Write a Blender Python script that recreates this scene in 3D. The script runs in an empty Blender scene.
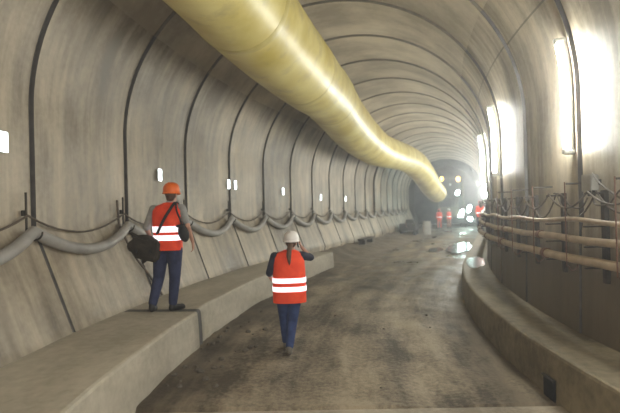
import bpy, bmesh, math, random
from mathutils import Vector, Matrix, noise as mnoise

random.seed(7)
SC = bpy.context.scene
COL = SC.collection
PI = math.pi

# ------------------------------------------------------------------ tunnel axis
F_PX = 507.1
KN = [(0, .0406), (5, .0406), (12, .0269), (20, -.0021), (30, -.0008), (42, -.0043), (80, -.0043)]
W, VC, VB, UC = 3.306, 3.345, 2.992, .025      # arch half width, spring height, arch rise, offset
H_KINK = 1.85
U_LW, U_LE, U_RE, U_RW = -2.797, -1.669, 2.664, 3.297
H_L, H_R = .55, .4815
S0, D = 6.172, 2.2478
S_START, S_LINED, S_END = -7.0, 47.0, 60.0
N_LO, N_HI = -5, 18


def kap(s):
    for (a, ka), (b, kb) in zip(KN, KN[1:]):
        if s <= b:
            return ka if s <= a else ka + (kb - ka) * (s - a) / (b - a)
    return KN[-1][1]


AX = {}
DS = .05


def build_axis():
    psi, x, z, s = -.18536, .19734, 0., 0.
    AX[0] = (x, z, psi)
    for i in range(1, int(80 / DS)):
        p2 = psi + kap((i - .5) * DS) * DS
        m = (psi + p2) / 2
        x += math.sin(m) * DS
        z += math.cos(m) * DS
        psi = p2
        AX[i] = (x, z, psi)
    x, z, psi = AX[0]
    for i in range(1, int(14 / DS)):
        # behind the camera the tunnel bends no further
        x -= math.sin(psi) * DS
        z -= math.cos(psi) * DS
        AX[-i] = (x, z, psi)


build_axis()


def axis(s):
    i = math.floor(s / DS)
    f = s / DS - i
    a, b = AX[i], AX[i + 1]
    return tuple(a[k] + (b[k] - a[k]) * f for k in range(3))


def P(s, u, h):
    """a place in the tunnel: s metres along it, u across (right positive), h above the floor"""
    x, y, psi = axis(s)
    return Vector((x + u * math.cos(psi), y - u * math.sin(psi), h))


def heading(s):
    return -axis(s)[2]                       # rotation about +Z that turns +Y onto the axis


# ------------------------------------------------------------------ materials
def new_mat(name):
    m = bpy.data.materials.new(name)
    m.use_nodes = True
    nt = m.node_tree
    b = nt.nodes['Principled BSDF']
    return m, nt, b


def link(nt, a, b):
    nt.links.new(a, b)


def mat_noise(name, c1, c2, scale=8., rough=.6, bump=.15, detail=5., metallic=0., spec=.4, bump_scale=None, coat=0.):
    m, nt, b = new_mat(name)
    tc = nt.nodes.new('ShaderNodeTexCoord')
    n = nt.nodes.new('ShaderNodeTexNoise')
    n.inputs['Scale'].default_value = scale
    n.inputs['Detail'].default_value = detail
    link(nt, tc.outputs['Object'], n.inputs['Vector'])
    r = nt.nodes.new('ShaderNodeValToRGB')
    r.color_ramp.elements[0].position = .3
    r.color_ramp.elements[1].position = .7
    r.color_ramp.elements[0].color = (*c1, 1)
    r.color_ramp.elements[1].color = (*c2, 1)
    link(nt, n.outputs['Fac'], r.inputs['Fac'])
    link(nt, r.outputs['Color'], b.inputs['Base Color'])
    b.inputs['Roughness'].default_value = rough
    b.inputs['Metallic'].default_value = metallic
    b.inputs['Specular IOR Level'].default_value = spec
    if coat:
        b.inputs['Coat Weight'].default_value = coat
    if bump:
        n2 = nt.nodes.new('ShaderNodeTexNoise')
        n2.inputs['Scale'].default_value = bump_scale or scale * 4
        n2.inputs['Detail'].default_value = 6
        link(nt, tc.outputs['Object'], n2.inputs['Vector'])
        bp = nt.nodes.new('ShaderNodeBump')
        bp.inputs['Strength'].default_value = bump
        bp.inputs['Distance'].default_value = .02
        link(nt, n2.outputs['Fac'], bp.inputs['Height'])
        link(nt, bp.outputs['Normal'], b.inputs['Normal'])
    return m


def mat_emit(name, color, strength):
    m, nt, b = new_mat(name)
    b.inputs['Base Color'].default_value = (*color, 1)
    b.inputs['Emission Color'].default_value = (*color, 1)
    b.inputs['Emission Strength'].default_value = strength
    return m


def math_node(nt, op, a, bval=None, c=None):
    n = nt.nodes.new('ShaderNodeMath')
    n.operation = op
    for i, v in enumerate((a, bval, c)):
        if v is None:
            continue
        if isinstance(v, (int, float)):
            n.inputs[i].default_value = v
        else:
            link(nt, v, n.inputs[i])
    return n.outputs[0]


def mix_col(nt, fac, a, b, mode='MIX'):
    n = nt.nodes.new('ShaderNodeMix')
    n.data_type = 'RGBA'
    n.blend_type = mode
    for sock, v in ((n.inputs['Factor'], fac), (n.inputs['A'], a), (n.inputs['B'], b)):
        if isinstance(v, tuple):
            sock.default_value = (*v, 1) if len(v) == 3 else v
        elif isinstance(v, (int, float)):
            sock.default_value = v
        else:
            link(nt, v, sock)
    return n.outputs['Result']


def noise_uv(nt, uv, sx, sy, detail=4., rough=.55, seed=0.):
    mp = nt.nodes.new('ShaderNodeMapping')
    mp.inputs['Scale'].default_value = (sx, sy, 1)
    mp.inputs['Location'].default_value = (seed, seed * 1.7, seed * .3)
    link(nt, uv, mp.inputs['Vector'])
    n = nt.nodes.new('ShaderNodeTexNoise')
    n.inputs['Scale'].default_value = 1.
    n.inputs['Detail'].default_value = detail
    n.inputs['Roughness'].default_value = rough
    link(nt, mp.outputs['Vector'], n.inputs['Vector'])
    return n.outputs['Fac']


def ramp(nt, fac, lo, hi):
    n = nt.nodes.new('ShaderNodeMapRange')
    n.inputs['From Min'].default_value = lo
    n.inputs['From Max'].default_value = hi
    link(nt, fac, n.inputs['Value'])
    return n.outputs['Result']


def lining_material(name, dark, light, streaky=1., line=None, stain_shade=None):
    """cast concrete: u of the UV map runs along the tunnel in metres, v around the section"""
    m, nt, b = new_mat(name)
    uvn = nt.nodes.new('ShaderNodeUVMap')
    uvn.uv_map = 'UVMap'
    uv = uvn.outputs['UV']
    sep = nt.nodes.new('ShaderNodeSeparateXYZ')
    link(nt, uv, sep.inputs[0])
    streak = noise_uv(nt, uv, 3.2, .45, 5, .6, 3.)
    fine_streak = noise_uv(nt, uv, 11., .7, 3, .5, 9.)
    blotch = noise_uv(nt, uv, .7, .55, 4, .55, 5.)
    grain = noise_uv(nt, uv, 14, 14, 4, .6, 1.)
    a = math_node(nt, 'MULTIPLY', streak, .40 * streaky)
    a = math_node(nt, 'MULTIPLY_ADD', fine_streak, .09 * streaky, a)
    a = math_node(nt, 'MULTIPLY_ADD', blotch, .43 + .49 * (1 - streaky), a)
    a = math_node(nt, 'MULTIPLY_ADD', grain, .10, a)
    f = ramp(nt, a, .42, .61)
    col = mix_col(nt, f, dark, light)
    # each cast ring has a tone of its own
    idx = math_node(nt, 'FLOOR', math_node(nt, 'DIVIDE', math_node(nt, 'SUBTRACT', sep.outputs['X'], S0), D))
    wn = nt.nodes.new('ShaderNodeTexWhiteNoise')
    wn.noise_dimensions = '1D'
    link(nt, idx, wn.inputs['W'])
    tone = math_node(nt, 'MULTIPLY_ADD', wn.outputs['Value'], .16, .92)
    col = mix_col(nt, 1., col, tone, 'MULTIPLY')
    # dark vertical drip marks
    drip = ramp(nt, noise_uv(nt, uv, 2.3, .18, 2, .4, 21.), .60, .72)
    col = mix_col(nt, math_node(nt, 'MULTIPLY', drip, .45 * streaky), col, (dark[0] * .6, dark[1] * .6, dark[2] * .58))
    if line is not None:
        # form joint running along the tunnel
        q = math_node(nt, 'ABSOLUTE', math_node(nt, 'SUBTRACT', sep.outputs['Y'], line))
        q = math_node(nt, 'MULTIPLY', math_node(nt, 'LESS_THAN', q, .014), .6)
        col = mix_col(nt, q, col, (.04, .035, .03))
    if stain_shade is not None:
        # mud stain and the weaker light at the wall foot, painted brown
        wob = math_node(nt, 'MULTIPLY_ADD', blotch, .5, stain_shade - .25)
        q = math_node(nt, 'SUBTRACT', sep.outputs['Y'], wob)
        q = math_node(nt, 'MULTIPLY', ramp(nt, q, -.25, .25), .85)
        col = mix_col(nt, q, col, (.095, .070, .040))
    link(nt, col, b.inputs['Base Color'])
    rg = math_node(nt, 'MULTIPLY_ADD', streak, .35, .33)
    link(nt, rg, b.inputs['Roughness'])
    b.inputs['Specular IOR Level'].default_value = .35
    bp = nt.nodes.new('ShaderNodeBump')
    bp.inputs['Strength'].default_value = .25
    bp.inputs['Distance'].default_value = .03
    link(nt, a, bp.inputs['Height'])
    link(nt, bp.outputs['Normal'], b.inputs['Normal'])
    return m


def ground_material(name):
    m, nt, b = new_mat(name)
    uvn = nt.nodes.new('ShaderNodeUVMap')
    uvn.uv_map = 'UVMap'
    uv = uvn.outputs['UV']
    sep = nt.nodes.new('ShaderNodeSeparateXYZ')
    link(nt, uv, sep.inputs[0])
    along = noise_uv(nt, uv, .35, 2.6, 5, .6, 2.)       # streaks that run along the tunnel
    blot = noise_uv(nt, uv, .8, 1.1, 6, .65, 7.)
    grain = noise_uv(nt, uv, 16, 16, 5, .7, 4.)
    a = math_node(nt, 'MULTIPLY', along, .38)
    a = math_node(nt, 'MULTIPLY_ADD', blot, .38, a)
    a = math_node(nt, 'MULTIPLY_ADD', grain, .28, a)
    f = ramp(nt, a, .44, .61)
    col = mix_col(nt, f, (.07, .053, .034), (.36, .295, .205))
    # wet further in
    wetb = ramp(nt, noise_uv(nt, uv, .45, .9, 4, .55, 12.), .42, .62)
    far = ramp(nt, sep.outputs['X'], 8., 18.)
    wet = math_node(nt, 'MULTIPLY', wetb, far)
    col = mix_col(nt, math_node(nt, 'MULTIPLY', wet, .85), col, (.04, .034, .026))
    # dark loose spoil at the left ledge, painted shadow along the right one
    edge = math_node(nt, 'MULTIPLY_ADD', blot, 1.2, -.6)
    lf = ramp(nt, math_node(nt, 'ADD', sep.outputs['Y'], edge), -.8, -1.35)
    rt_ = ramp(nt, math_node(nt, 'ADD', sep.outputs['Y'], edge), 1.9, 2.55)
    spoil_shade = math_node(nt, 'MAXIMUM', lf, rt_)
    spoil_shade = math_node(nt, 'MULTIPLY', spoil_shade, ramp(nt, grain, .3, .6))
    col = mix_col(nt, math_node(nt, 'MULTIPLY', spoil_shade, .7), col, (.05, .037, .025))
    # pale concrete slab in the foreground
    slab = math_node(nt, 'LESS_THAN', sep.outputs['X'], 5.14)
    sl = mix_col(nt, f, (.22, .19, .14), (.42, .36, .28))
    col = mix_col(nt, slab, col, sl)
    link(nt, col, b.inputs['Base Color'])
    rg = math_node(nt, 'MULTIPLY_ADD', wet, -.55, .8)
    link(nt, rg, b.inputs['Roughness'])
    bp = nt.nodes.new('ShaderNodeBump')
    bp.inputs['Strength'].default_value = .9
    bp.inputs['Distance'].default_value = .06
    link(nt, a, bp.inputs['Height'])
    link(nt, bp.outputs['Normal'], b.inputs['Normal'])
    return m


def ledge_material(name, dark, light):
    m, nt, b = new_mat(name)
    uvn = nt.nodes.new('ShaderNodeUVMap')
    uvn.uv_map = 'UVMap'
    uv = uvn.outputs['UV']
    x = noise_uv(nt, uv, .8, 1.6, 5, .6, 2.)
    y = noise_uv(nt, uv, 9, 9, 5, .65, 6.)
    a = math_node(nt, 'MULTIPLY', x, .6)
    a = math_node(nt, 'MULTIPLY_ADD', y, .4, a)
    col = mix_col(nt, ramp(nt, a, .36, .62), dark, light)
    link(nt, col, b.inputs['Base Color'])
    b.inputs['Roughness'].default_value = .75
    bp = nt.nodes.new('ShaderNodeBump')
    bp.inputs['Strength'].default_value = .35
    bp.inputs['Distance'].default_value = .03
    link(nt, a, bp.inputs['Height'])
    link(nt, bp.outputs['Normal'], b.inputs['Normal'])
    return m


M = {}
CONC = ((.165, .136, .097), (.52, .45, .345))
M['lining'] = lining_material('cast_concrete', *CONC)
M['gasket'] = mat_noise('joint_gasket', (.075, .07, .066), (.125, .118, .11), 6, .7, .1)
M['gasket_top'] = mat_noise('joint_gasket_pale', (.15, .13, .10), (.22, .195, .15), 6, .7, .1)  # paler tone for the crown joints
M['rock'] = mat_noise('raw_rock', (.03, .027, .024), (.10, .09, .075), 1.5, .9, .6)
M['ground'] = ground_material('muddy_ground')
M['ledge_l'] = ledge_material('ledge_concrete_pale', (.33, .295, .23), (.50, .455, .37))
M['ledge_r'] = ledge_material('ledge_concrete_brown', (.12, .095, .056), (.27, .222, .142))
M['mud'] = mat_noise('mud', (.10, .083, .06), (.24, .20, .15), 2.5, .75, .5)
M['stone'] = mat_noise('stone', (.06, .05, .04), (.19, .165, .13), 9, .85, .3)
M['steel_dark'] = mat_noise('dark_steel', (.03, .027, .024), (.08, .068, .055), 12, .55, .1, metallic=.3)
M['steel_rust'] = mat_noise('rusty_steel', (.10, .05, .035), (.20, .11, .075), 14, .75, .2)
M['pipe'] = mat_noise('dusty_pipe', (.30, .225, .15), (.50, .39, .28), 5, .45, .1)
M['clamp'] = mat_noise('pipe_clamp', (.12, .055, .04), (.20, .10, .07), 14, .6, .1)
M['cable'] = mat_noise('dusty_cable', (.07, .055, .042), (.14, .11, .085), 9, .6, 0)
M['hose'] = mat_noise('grey_hose', (.30, .29, .275), (.42, .405, .385), 4, .5, .15)
M['box'] = mat_noise('grey_box', (.30, .29, .26), (.40, .385, .35), 6, .45, .05)
M['white_plastic'] = mat_noise('white_housing', (.72, .74, .72), (.82, .84, .82), 6, .4, 0)
M['tube'] = mat_emit('lit_tube', (.985, 1., .925), 145.)
M['reflector'] = mat_emit('reflector_sheet', (.86, .97, 1.), 4.)  # sheet glows in place of the flash it would throw back
M['tan_frame'] = mat_noise('dull_frame', (.28, .26, .22), (.36, .33, .28), 6, .6, 0)
M['orange_vest'] = mat_noise('vest_fabric', (.88, .05, .012), (1.0, .085, .02), 9, .7, .25, bump_scale=18)
M['retro'] = mat_emit('retro_band', (.9, .88, .95), .8)  # faint glow put in for flash light returned by the bands
M['grey_shirt'] = mat_noise('grey_shirt', (.24, .235, .23), (.33, .325, .315), 12, .85, .2)
M['navy_shirt'] = mat_noise('navy_shirt', (.012, .014, .03), (.03, .032, .055), 12, .85, .2)
M['jeans_dark'] = mat_noise('navy_trousers', (.018, .024, .065), (.04, .05, .115), 10, .85, .25)
M['jeans_blue'] = mat_noise('blue_jeans', (.018, .035, .12), (.045, .075, .20), 10, .85, .25)
M['skin'] = mat_noise('skin', (.40, .20, .14), (.50, .27, .19), 8, .55, .03)
M['helmet_orange'] = mat_noise('orange_helmet', (.80, .13, .012), (.88, .17, .018), 3, .28, 0, coat=.4)
M['helmet_white'] = mat_noise('white_helmet', (.66, .62, .60), (.76, .72, .70), 3, .35, 0, coat=.3)
M['helmet_red'] = mat_noise('red_helmet', (.55, .07, .03), (.6, .1, .04), 3, .35, 0)
M['hair'] = mat_noise('brown_hair', (.055, .026, .014), (.13, .065, .035), 30, .6, .2)
M['shoe_black'] = mat_noise('black_shoe', (.012, .011, .010), (.03, .028, .026), 12, .5, .05)
M['shoe_grey'] = mat_noise('grey_shoe', (.12, .105, .085), (.20, .175, .145), 12, .7, .1)
M['bag'] = mat_noise('dark_bag', (.018, .014, .010), (.045, .036, .026), 9, .7, .25)
M['black'] = mat_noise('black_fabric', (.008, .008, .009), (.02, .02, .021), 9, .65, .1)
M['eye'] = mat_noise('eye_white', (.7, .7, .7), (.75, .75, .75), 3, .3, 0)
M['orange_suit'] = mat_noise('orange_overall', (.75, .07, .02), (.85, .11, .03), 8, .8, .1)
M['dull_suit'] = mat_noise('dusty_overall', (.40, .15, .09), (.48, .20, .13), 8, .8, .1)
M['machine'] = mat_noise('dark_machine', (.02, .018, .015), (.055, .048, .04), 3, .6, .2)
M['machine_tan'] = mat_noise('dusty_machine', (.10, .085, .06), (.17, .14, .10), 3, .65, .2)
M['amber'] = mat_emit('amber_lamp', (1., .55, .12), 5.)
M['work_lamp'] = mat_emit('work_lamp', (.72, 1., .93), 45.)
M['wood'] = mat_noise('dark_wood', (.03, .024, .018), (.07, .055, .04), 6, .8, .2)
M['pale_drum'] = mat_noise('pale_drum', (.42, .40, .36), (.52, .5, .45), 6, .6, .05)


def duct_material():
    m, nt, b = new_mat('yellow_duct_film')
    tc = nt.nodes.new('ShaderNodeTexCoord')
    n = nt.nodes.new('ShaderNodeTexNoise')
    n.inputs['Scale'].default_value = 1.3
    n.inputs['Detail'].default_value = 6
    link(nt, tc.outputs['Object'], n.inputs['Vector'])
    c = mix_col(nt, ramp(nt, n.outputs['Fac'], .35, .7), (.56, .45, .10), (.78, .69, .30))
    n3 = nt.nodes.new('ShaderNodeTexNoise')
    n3.inputs['Scale'].default_value = 2.2
    n3.inputs['Detail'].default_value = 8
    n3.inputs['Roughness'].default_value = .65
    link(nt, tc.outputs['Object'], n3.inputs['Vector'])
    c = mix_col(nt, math_node(nt, 'MULTIPLY', ramp(nt, n3.outputs['Fac'], .52, .72), .5), c, (.30, .235, .13))
    link(nt, c, b.inputs['Base Color'])
    b.inputs['Roughness'].default_value = .42
    b.inputs['Specular IOR Level'].default_value = .6
    b.inputs['Subsurface Weight'].default_value = 0.
    uvn = nt.nodes.new('ShaderNodeUVMap')
    uvn.uv_map = 'UVMap'
    w = noise_uv(nt, uvn.outputs['UV'], 5.5, .9, 3, .5, 3.)
    bp = nt.nodes.new('ShaderNodeBump')
    bp.inputs['Strength'].default_value = .75
    bp.inputs['Distance'].default_value = .09
    link(nt, w, bp.inputs['Height'])
    link(nt, bp.outputs['Normal'], b.inputs['Normal'])
    return m


def puddle_material():
    m, nt, b = new_mat('puddle_water')
    b.inputs['Base Color'].default_value = (.05, .047, .04, 1)
    b.inputs['Roughness'].default_value = .16
    b.inputs['Specular IOR Level'].default_value = 1.
    n = nt.nodes.new('ShaderNodeTexNoise')
    tc = nt.nodes.new('ShaderNodeTexCoord')
    n.inputs['Scale'].default_value = 6
    link(nt, tc.outputs['Object'], n.inputs['Vector'])
    bp = nt.nodes.new('ShaderNodeBump')
    bp.inputs['Strength'].default_value = .12
    bp.inputs['Distance'].default_value = .02
    link(nt, n.outputs['Fac'], bp.inputs['Height'])
    link(nt, bp.outputs['Normal'], b.inputs['Normal'])
    return m


M['duct'] = duct_material()
M['duct_band'] = mat_noise('duct_band', (.50, .41, .12), (.66, .57, .24), 4, .42, .05)
M['water'] = puddle_material()


# ------------------------------------------------------------------ object helpers
def obj(name, bm, mats, parent=None, smooth=True):
    me = bpy.data.meshes.new(name)
    bm.normal_update()
    bm.to_mesh(me)
    bm.free()
    for m in (mats if isinstance(mats, (list, tuple)) else [mats]):
        me.materials.append(m)
    if smooth:
        for p in me.polygons:
            p.use_smooth = True
        me.set_sharp_from_angle(angle=math.radians(38))
    o = bpy.data.objects.new(name, me)
    COL.objects.link(o)
    if parent:
        o.parent = parent
    return o


def tag(o, label=None, cat=None, group=None, kind=None):
    if label:
        o['label'] = label
    if cat:
        o['category'] = cat
    if group:
        o['group'] = group
    if kind:
        o['kind'] = kind
    return o


def thing(name, label, cat, loc=(0, 0, 0), rz=0., group=None):
    o = bpy.data.objects.new(name, None)
    o.empty_display_size = .1
    COL.objects.link(o)
    o.location = loc
    o.rotation_euler = (0, 0, rz)
    return tag(o, label, cat, group)


def copy_tree(o, parent=None):
    c = o.copy()
    COL.objects.link(c)
    c.parent = parent
    for ch in list(o.children):
        copy_tree(ch, c)
    return c


def add_box(bm, c, size, rot=None, bev=0.):
    r = bmesh.ops.create_cube(bm, size=1.)
    vs = r['verts']
    mt = Matrix.Translation(c) @ (rot.to_4x4() if rot else Matrix.Identity(4)) @ Matrix.Diagonal((*size, 1))
    bmesh.ops.transform(bm, matrix=mt, verts=vs)
    if bev:
        es = list({e for v in vs for e in v.link_edges})
        bmesh.ops.bevel(bm, geom=es, offset=bev, segments=2, affect='EDGES')


def frame_for(t):
    t = t.normalized()
    up = Vector((0, 0, 1)) if abs(t.z) < .95 else Vector((0, 1, 0))
    a = t.cross(up).normalized()
    return a, a.cross(t).normalized()


def add_tube(bm, pts, radii, n=10, caps=True, uv=None):
    pts = [Vector(p) for p in pts]
    if isinstance(radii, (int, float)):
        radii = [radii] * len(pts)
    rings = []
    prev = None
    for i, p in enumerate(pts):
        t = (pts[min(i + 1, len(pts) - 1)] - pts[max(i - 1, 0)])
        if prev is None:
            a, b = frame_for(t)
        else:
            t.normalize()
            a = (prev - t * prev.dot(t)).normalized()
            b = a.cross(t).normalized()
        prev = a
        rings.append([bm.verts.new(p + (a * math.cos(2 * PI * k / n) + b * math.sin(2 * PI * k / n)) * radii[i]) for k in range(n)])
    lay = bm.loops.layers.uv.verify() if uv else None
    dist = 0.
    for i, (r0, r1) in enumerate(zip(rings, rings[1:])):
        d2 = dist + (pts[i + 1] - pts[i]).length
        for k in range(n):
            f = bm.faces.new((r0[k], r0[(k + 1) % n], r1[(k + 1) % n], r1[k]))
            if lay:
                for lp, q in zip(f.loops, ((dist, k), (dist, k + 1), (d2, k + 1), (d2, k))):
                    lp[lay].uv = (q[0], q[1] / n * uv)
        dist = d2
    if caps:
        bm.faces.new(list(reversed(rings[0])))
        bm.faces.new(rings[-1])
    bmesh.ops.recalc_face_normals(bm, faces=bm.faces[:])
    return rings


def tube_obj(name, pts, r, mat, parent=None, n=10):
    bm = bmesh.new()
    add_tube(bm, pts, r, n)
    return obj(name, bm, mat, parent)


def catmull(pts, per=8):
    """smooth curve through tuples of any length"""
    out = []
    n = len(pts)
    for i in range(n - 1):
        p0, p1, p2, p3 = pts[max(i - 1, 0)], pts[i], pts[i + 1], pts[min(i + 2, n - 1)]
        for k in range(per):
            t = k / per
            out.append(tuple(.5 * (2 * b + (c - a) * t + (2 * a - 5 * b + 4 * c - d) * t * t + (3 * b - a - 3 * c + d) * t ** 3)
                             for a, b, c, d in zip(p0, p1, p2, p3)))
    out.append(tuple(pts[-1]))
    return out


# ------------------------------------------------------------------ the lining
def section(n_arch=72):
    """outline of the tunnel from the left foot over the crown to the right foot: (u, h, arc length)"""
    pts = [(U_LW - .1, 0.)]
    for i in range(8):
        t = i / 8
        pts.append((U_LW + (-W + UC - U_LW) * t, H_L + (H_KINK - H_L) * t))
    for i in range(6):
        pts.append((-W + UC, H_KINK + (VC - H_KINK) * i / 6))
    for i in range(n_arch + 1):
        th = PI - PI * i / n_arch
        pts.append((UC + W * math.cos(th), VC + VB * math.sin(th)))
    for i in range(1, 7):
        pts.append((W + UC, VC + (H_KINK - VC) * i / 6))
    for i in range(1, 9):
        t = i / 8
        pts.append((W + UC + (U_RW - W - UC) * t, H_KINK + (H_R - H_KINK) * t))
    pts.append((U_RW + .05, 0.))
    out, a = [], 0.
    for i, p in enumerate(pts):
        if i:
            a += math.hypot(p[0] - pts[i - 1][0], p[1] - pts[i - 1][1])
        out.append((p[0], p[1], a))
    return out


SEC = section()
I_L, I_R = 9 + 6 + 14, len(SEC) - (9 + 6 + 14) - 1      # where wall_left ends and wall_right begins


def sec_normal(i):
    a, b = SEC[max(i - 1, 0)], SEC[min(i + 1, len(SEC) - 1)]
    dx, dy = b[0] - a[0], b[1] - a[1]
    l = math.hypot(dx, dy)
    return (-dy / l, dx / l)                            # outward for a left-to-right walk over the top


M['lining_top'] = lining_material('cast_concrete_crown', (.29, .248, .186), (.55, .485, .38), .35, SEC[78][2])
M['lining_right'] = lining_material('cast_concrete_stain_shade', *CONC, 1., SEC[78][2], SEC[-10][2] + .35)


def build_lining(name, i0, i1, mat='lining'):
    stations = []                                       # (s, outward offset, band is gasket up to the next station)
    for k in range(N_LO, N_HI + 1):
        a, b = S0 + k * D, S0 + (k + 1) * D
        g = .02
        stations.append((a - g, .042, True))
        stations.append((a - g + .004, .055, True))
        stations.append((a + g - .004, .055, True))
        stations.append((a + g, .0, False))
        for j in range(1, 6):
            t = j / 6
            stations.append((a + g + (b - a - 2 * g) * t, .042 * t, False))
    bm = bmesh.new()
    lay = bm.loops.layers.uv.new('UVMap')
    grid = []
    for s, off, _ in stations:
        row = []
        for i in range(i0, i1 + 1):
            nx, ny = sec_normal(i)
            u, h, a = SEC[i]
            low = 1. if h > H_KINK - .05 else .35
            row.append(bm.verts.new(P(s, u + nx * off * low, max(h + ny * off * low, 0))))
        grid.append(row)
    for r in range(len(stations) - 1):
        for c in range(i1 - i0):
            f = bm.faces.new((grid[r][c], grid[r + 1][c], grid[r + 1][c + 1], grid[r][c + 1]))
            f.material_index = 1 if stations[r][2] else 0
            for lp, (rr, cc) in zip(f.loops, ((r, c), (r + 1, c), (r + 1, c + 1), (r, c + 1))):
                lp[lay].uv = (stations[rr][0], SEC[i0 + cc][2])
    o = obj(name, bm, [M[mat], M['gasket_top' if mat == 'lining_top' else 'gasket']])
    return tag(o, kind='structure')


build_lining('wall_left', 0, I_L)
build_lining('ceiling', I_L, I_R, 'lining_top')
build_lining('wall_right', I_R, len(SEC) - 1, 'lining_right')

# unlined rock beyond the last ring and the working face
def rock_noise(p, amp):
    return mnoise.fractal(p * .9, 1., 2., 4) * amp


bm = bmesh.new()
rows = []
sA = S0 + (N_HI + 1) * D - .05
for j in range(15):
    s = sA + (S_END - sA) * j / 14
    row = []
    for i in range(0, len(SEC), 2):
        u, h, a = SEC[i]
        nx, ny = sec_normal(i)
        q = P(s, u, h)
        d = .12 + abs(rock_noise(q, .35))
        row.append(bm.verts.new(P(s, u + nx * d, max(h + ny * d, 0))))
    rows.append(row)
for r0, r1 in zip(rows, rows[1:]):
    for c in range(len(r0) - 1):
        bm.faces.new((r0[c], r1[c], r1[c + 1], r0[c + 1]))
bm.faces.new(rows[-1])
tag(obj('wall_end', bm, M['rock'], smooth=False), kind='structure')

# ------------------------------------------------------------------ floor
def floor_h(s, u):
    p = Vector((s * 1.0, u * 1.6, 3.))
    h = mnoise.fractal(p * .9, 1., 2., 4) * .022 + mnoise.fractal(p * 3.1, 1., 2., 3) * .014
    # wheel ruts
    for c, dpt in ((-.15, .02), (1.35, .03)):
        h -= dpt * math.exp(-((u - c - .12 * math.sin(s * .35)) / .22) ** 2)
    # loose spoil along the left ledge
    if u < -.7:
        h += .05 * min((-.7 - u), 1.) * (.6 + .6 * mnoise.noise(Vector((s * .8, u, 9))))
    if s < 5.14:
        h = .012
    return h


bm = bmesh.new()
lay = bm.loops.layers.uv.new('UVMap')
ss = [S_START + i * .4 for i in range(int((5.0 - S_START) / .4))] + [5.08, 5.14, 5.2]
while ss[-1] < 16:
    ss.append(ss[-1] + .12)
while ss[-1] < S_END:
    ss.append(ss[-1] + .4)
uu = [-3.1 + i * .125 for i in range(53)]
grid = []
for s in ss:
    row = []
    for u in uu:
        e = 0.
        if 5.1 < s < 5.18:
            e = -.05                                    # gap at the end of the slab
        row.append(bm.verts.new(P(s, u, floor_h(s, u) + e)))
    grid.append(row)
for r in range(len(ss) - 1):
    for c in range(len(uu) - 1):
        f = bm.faces.new((grid[r][c], grid[r][c + 1], grid[r + 1][c + 1], grid[r + 1][c]))
        for lp, (rr, cc) in zip(f.loops, ((r, c), (r, c + 1), (r + 1, c + 1), (r + 1, c))):
            lp[lay].uv = (ss[rr], uu[cc])
tag(obj('floor', bm, M['ground']), kind='structure')


# ------------------------------------------------------------------ ledges
def ledge(name, s0, s1, prof, mat, end_round=False):
    """prof: open outline (u, h) walked from wall to floor"""
    bm = bmesh.new()
    lay = bm.loops.layers.uv.new('UVMap')
    arc = [0.]
    for a, b in zip(prof, prof[1:]):
        arc.append(arc[-1] + math.hypot(b[0] - a[0], b[1] - a[1]))
    n = max(2, int((s1 - s0) / .25))
    rows = []
    for j in range(n + 1):
        s = s0 + (s1 - s0) * j / n
        rows.append((s, [bm.verts.new(P(s, u + .012 * mnoise.noise(Vector((s, u * 3, h * 3))), max(h + .012 * mnoise.noise(Vector((s * .9, u * 2, 4))), -.05))) for u, h in prof]))
    for (sa, r0), (sb, r1) in zip(rows, rows[1:]):
        for c in range(len(prof) - 1):
            f = bm.faces.new((r0[c], r0[c + 1], r1[c + 1], r1[c]))
            for lp, q in zip(f.loops, ((sa, arc[c]), (sa, arc[c + 1]), (sb, arc[c + 1]), (sb, arc[c]))):
                lp[lay].uv = q
    bm.faces.new(rows[0][1])
    bm.faces.new(list(reversed(rows[-1][1])))
    bmesh.ops.recalc_face_normals(bm, faces=bm.faces[:])
    o = obj(name, bm, mat, smooth=False)
    return tag(o, kind='structure')


def lprof(edge, top, wall=U_LW - .05, b=.035):
    sg = 1 if edge > wall else -1
    pr = [(wall, -.05), (wall, top), (wall + (edge - wall) * .5, top), (edge - sg * b, top), (edge - sg * b * .3, top - b * .3), (edge, top - b), (edge + sg * .02, top * .5), (edge + sg * .03, -.05)]
    return pr


S_JOINT = 7.45
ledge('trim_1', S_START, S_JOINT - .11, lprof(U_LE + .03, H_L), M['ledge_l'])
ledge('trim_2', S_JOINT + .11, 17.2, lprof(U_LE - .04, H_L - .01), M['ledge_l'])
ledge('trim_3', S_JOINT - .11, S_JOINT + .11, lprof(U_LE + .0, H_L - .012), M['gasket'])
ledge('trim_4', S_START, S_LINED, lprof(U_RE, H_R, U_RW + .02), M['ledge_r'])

# ------------------------------------------------------------------ mud along the left wall beyond the ledge
bm = bmesh.new()
rows = []
for j in range(70):
    s = 17.0 + j * .42
    row = []
    for k in range(14):
        t = k / 13
        u = -3.25 + 2.6 * t
        hh = (.62 * (1 - t) ** 1.3) * (.8 + .5 * mnoise.noise(Vector((s * .5, u, 2)))) + .06 * mnoise.noise(Vector((s * 1.7, u * 2.5, 5)))
        fade = min(1., (s - 16.9) / 1.5) * min(1., (46.5 - s) / 3.)
        row.append(bm.verts.new(P(s, u, max(hh * fade, 0) - .03 * t)))
    rows.append(row)
for r0, r1 in zip(rows, rows[1:]):
    for c in range(13):
        bm.faces.new((r0[c], r0[c + 1], r1[c + 1], r1[c]))
tag(obj('mud_bank', bm, M['mud']), 'long bank of dark wet mud heaped against the left wall beyond the ledge', 'mud', kind='stuff')

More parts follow.
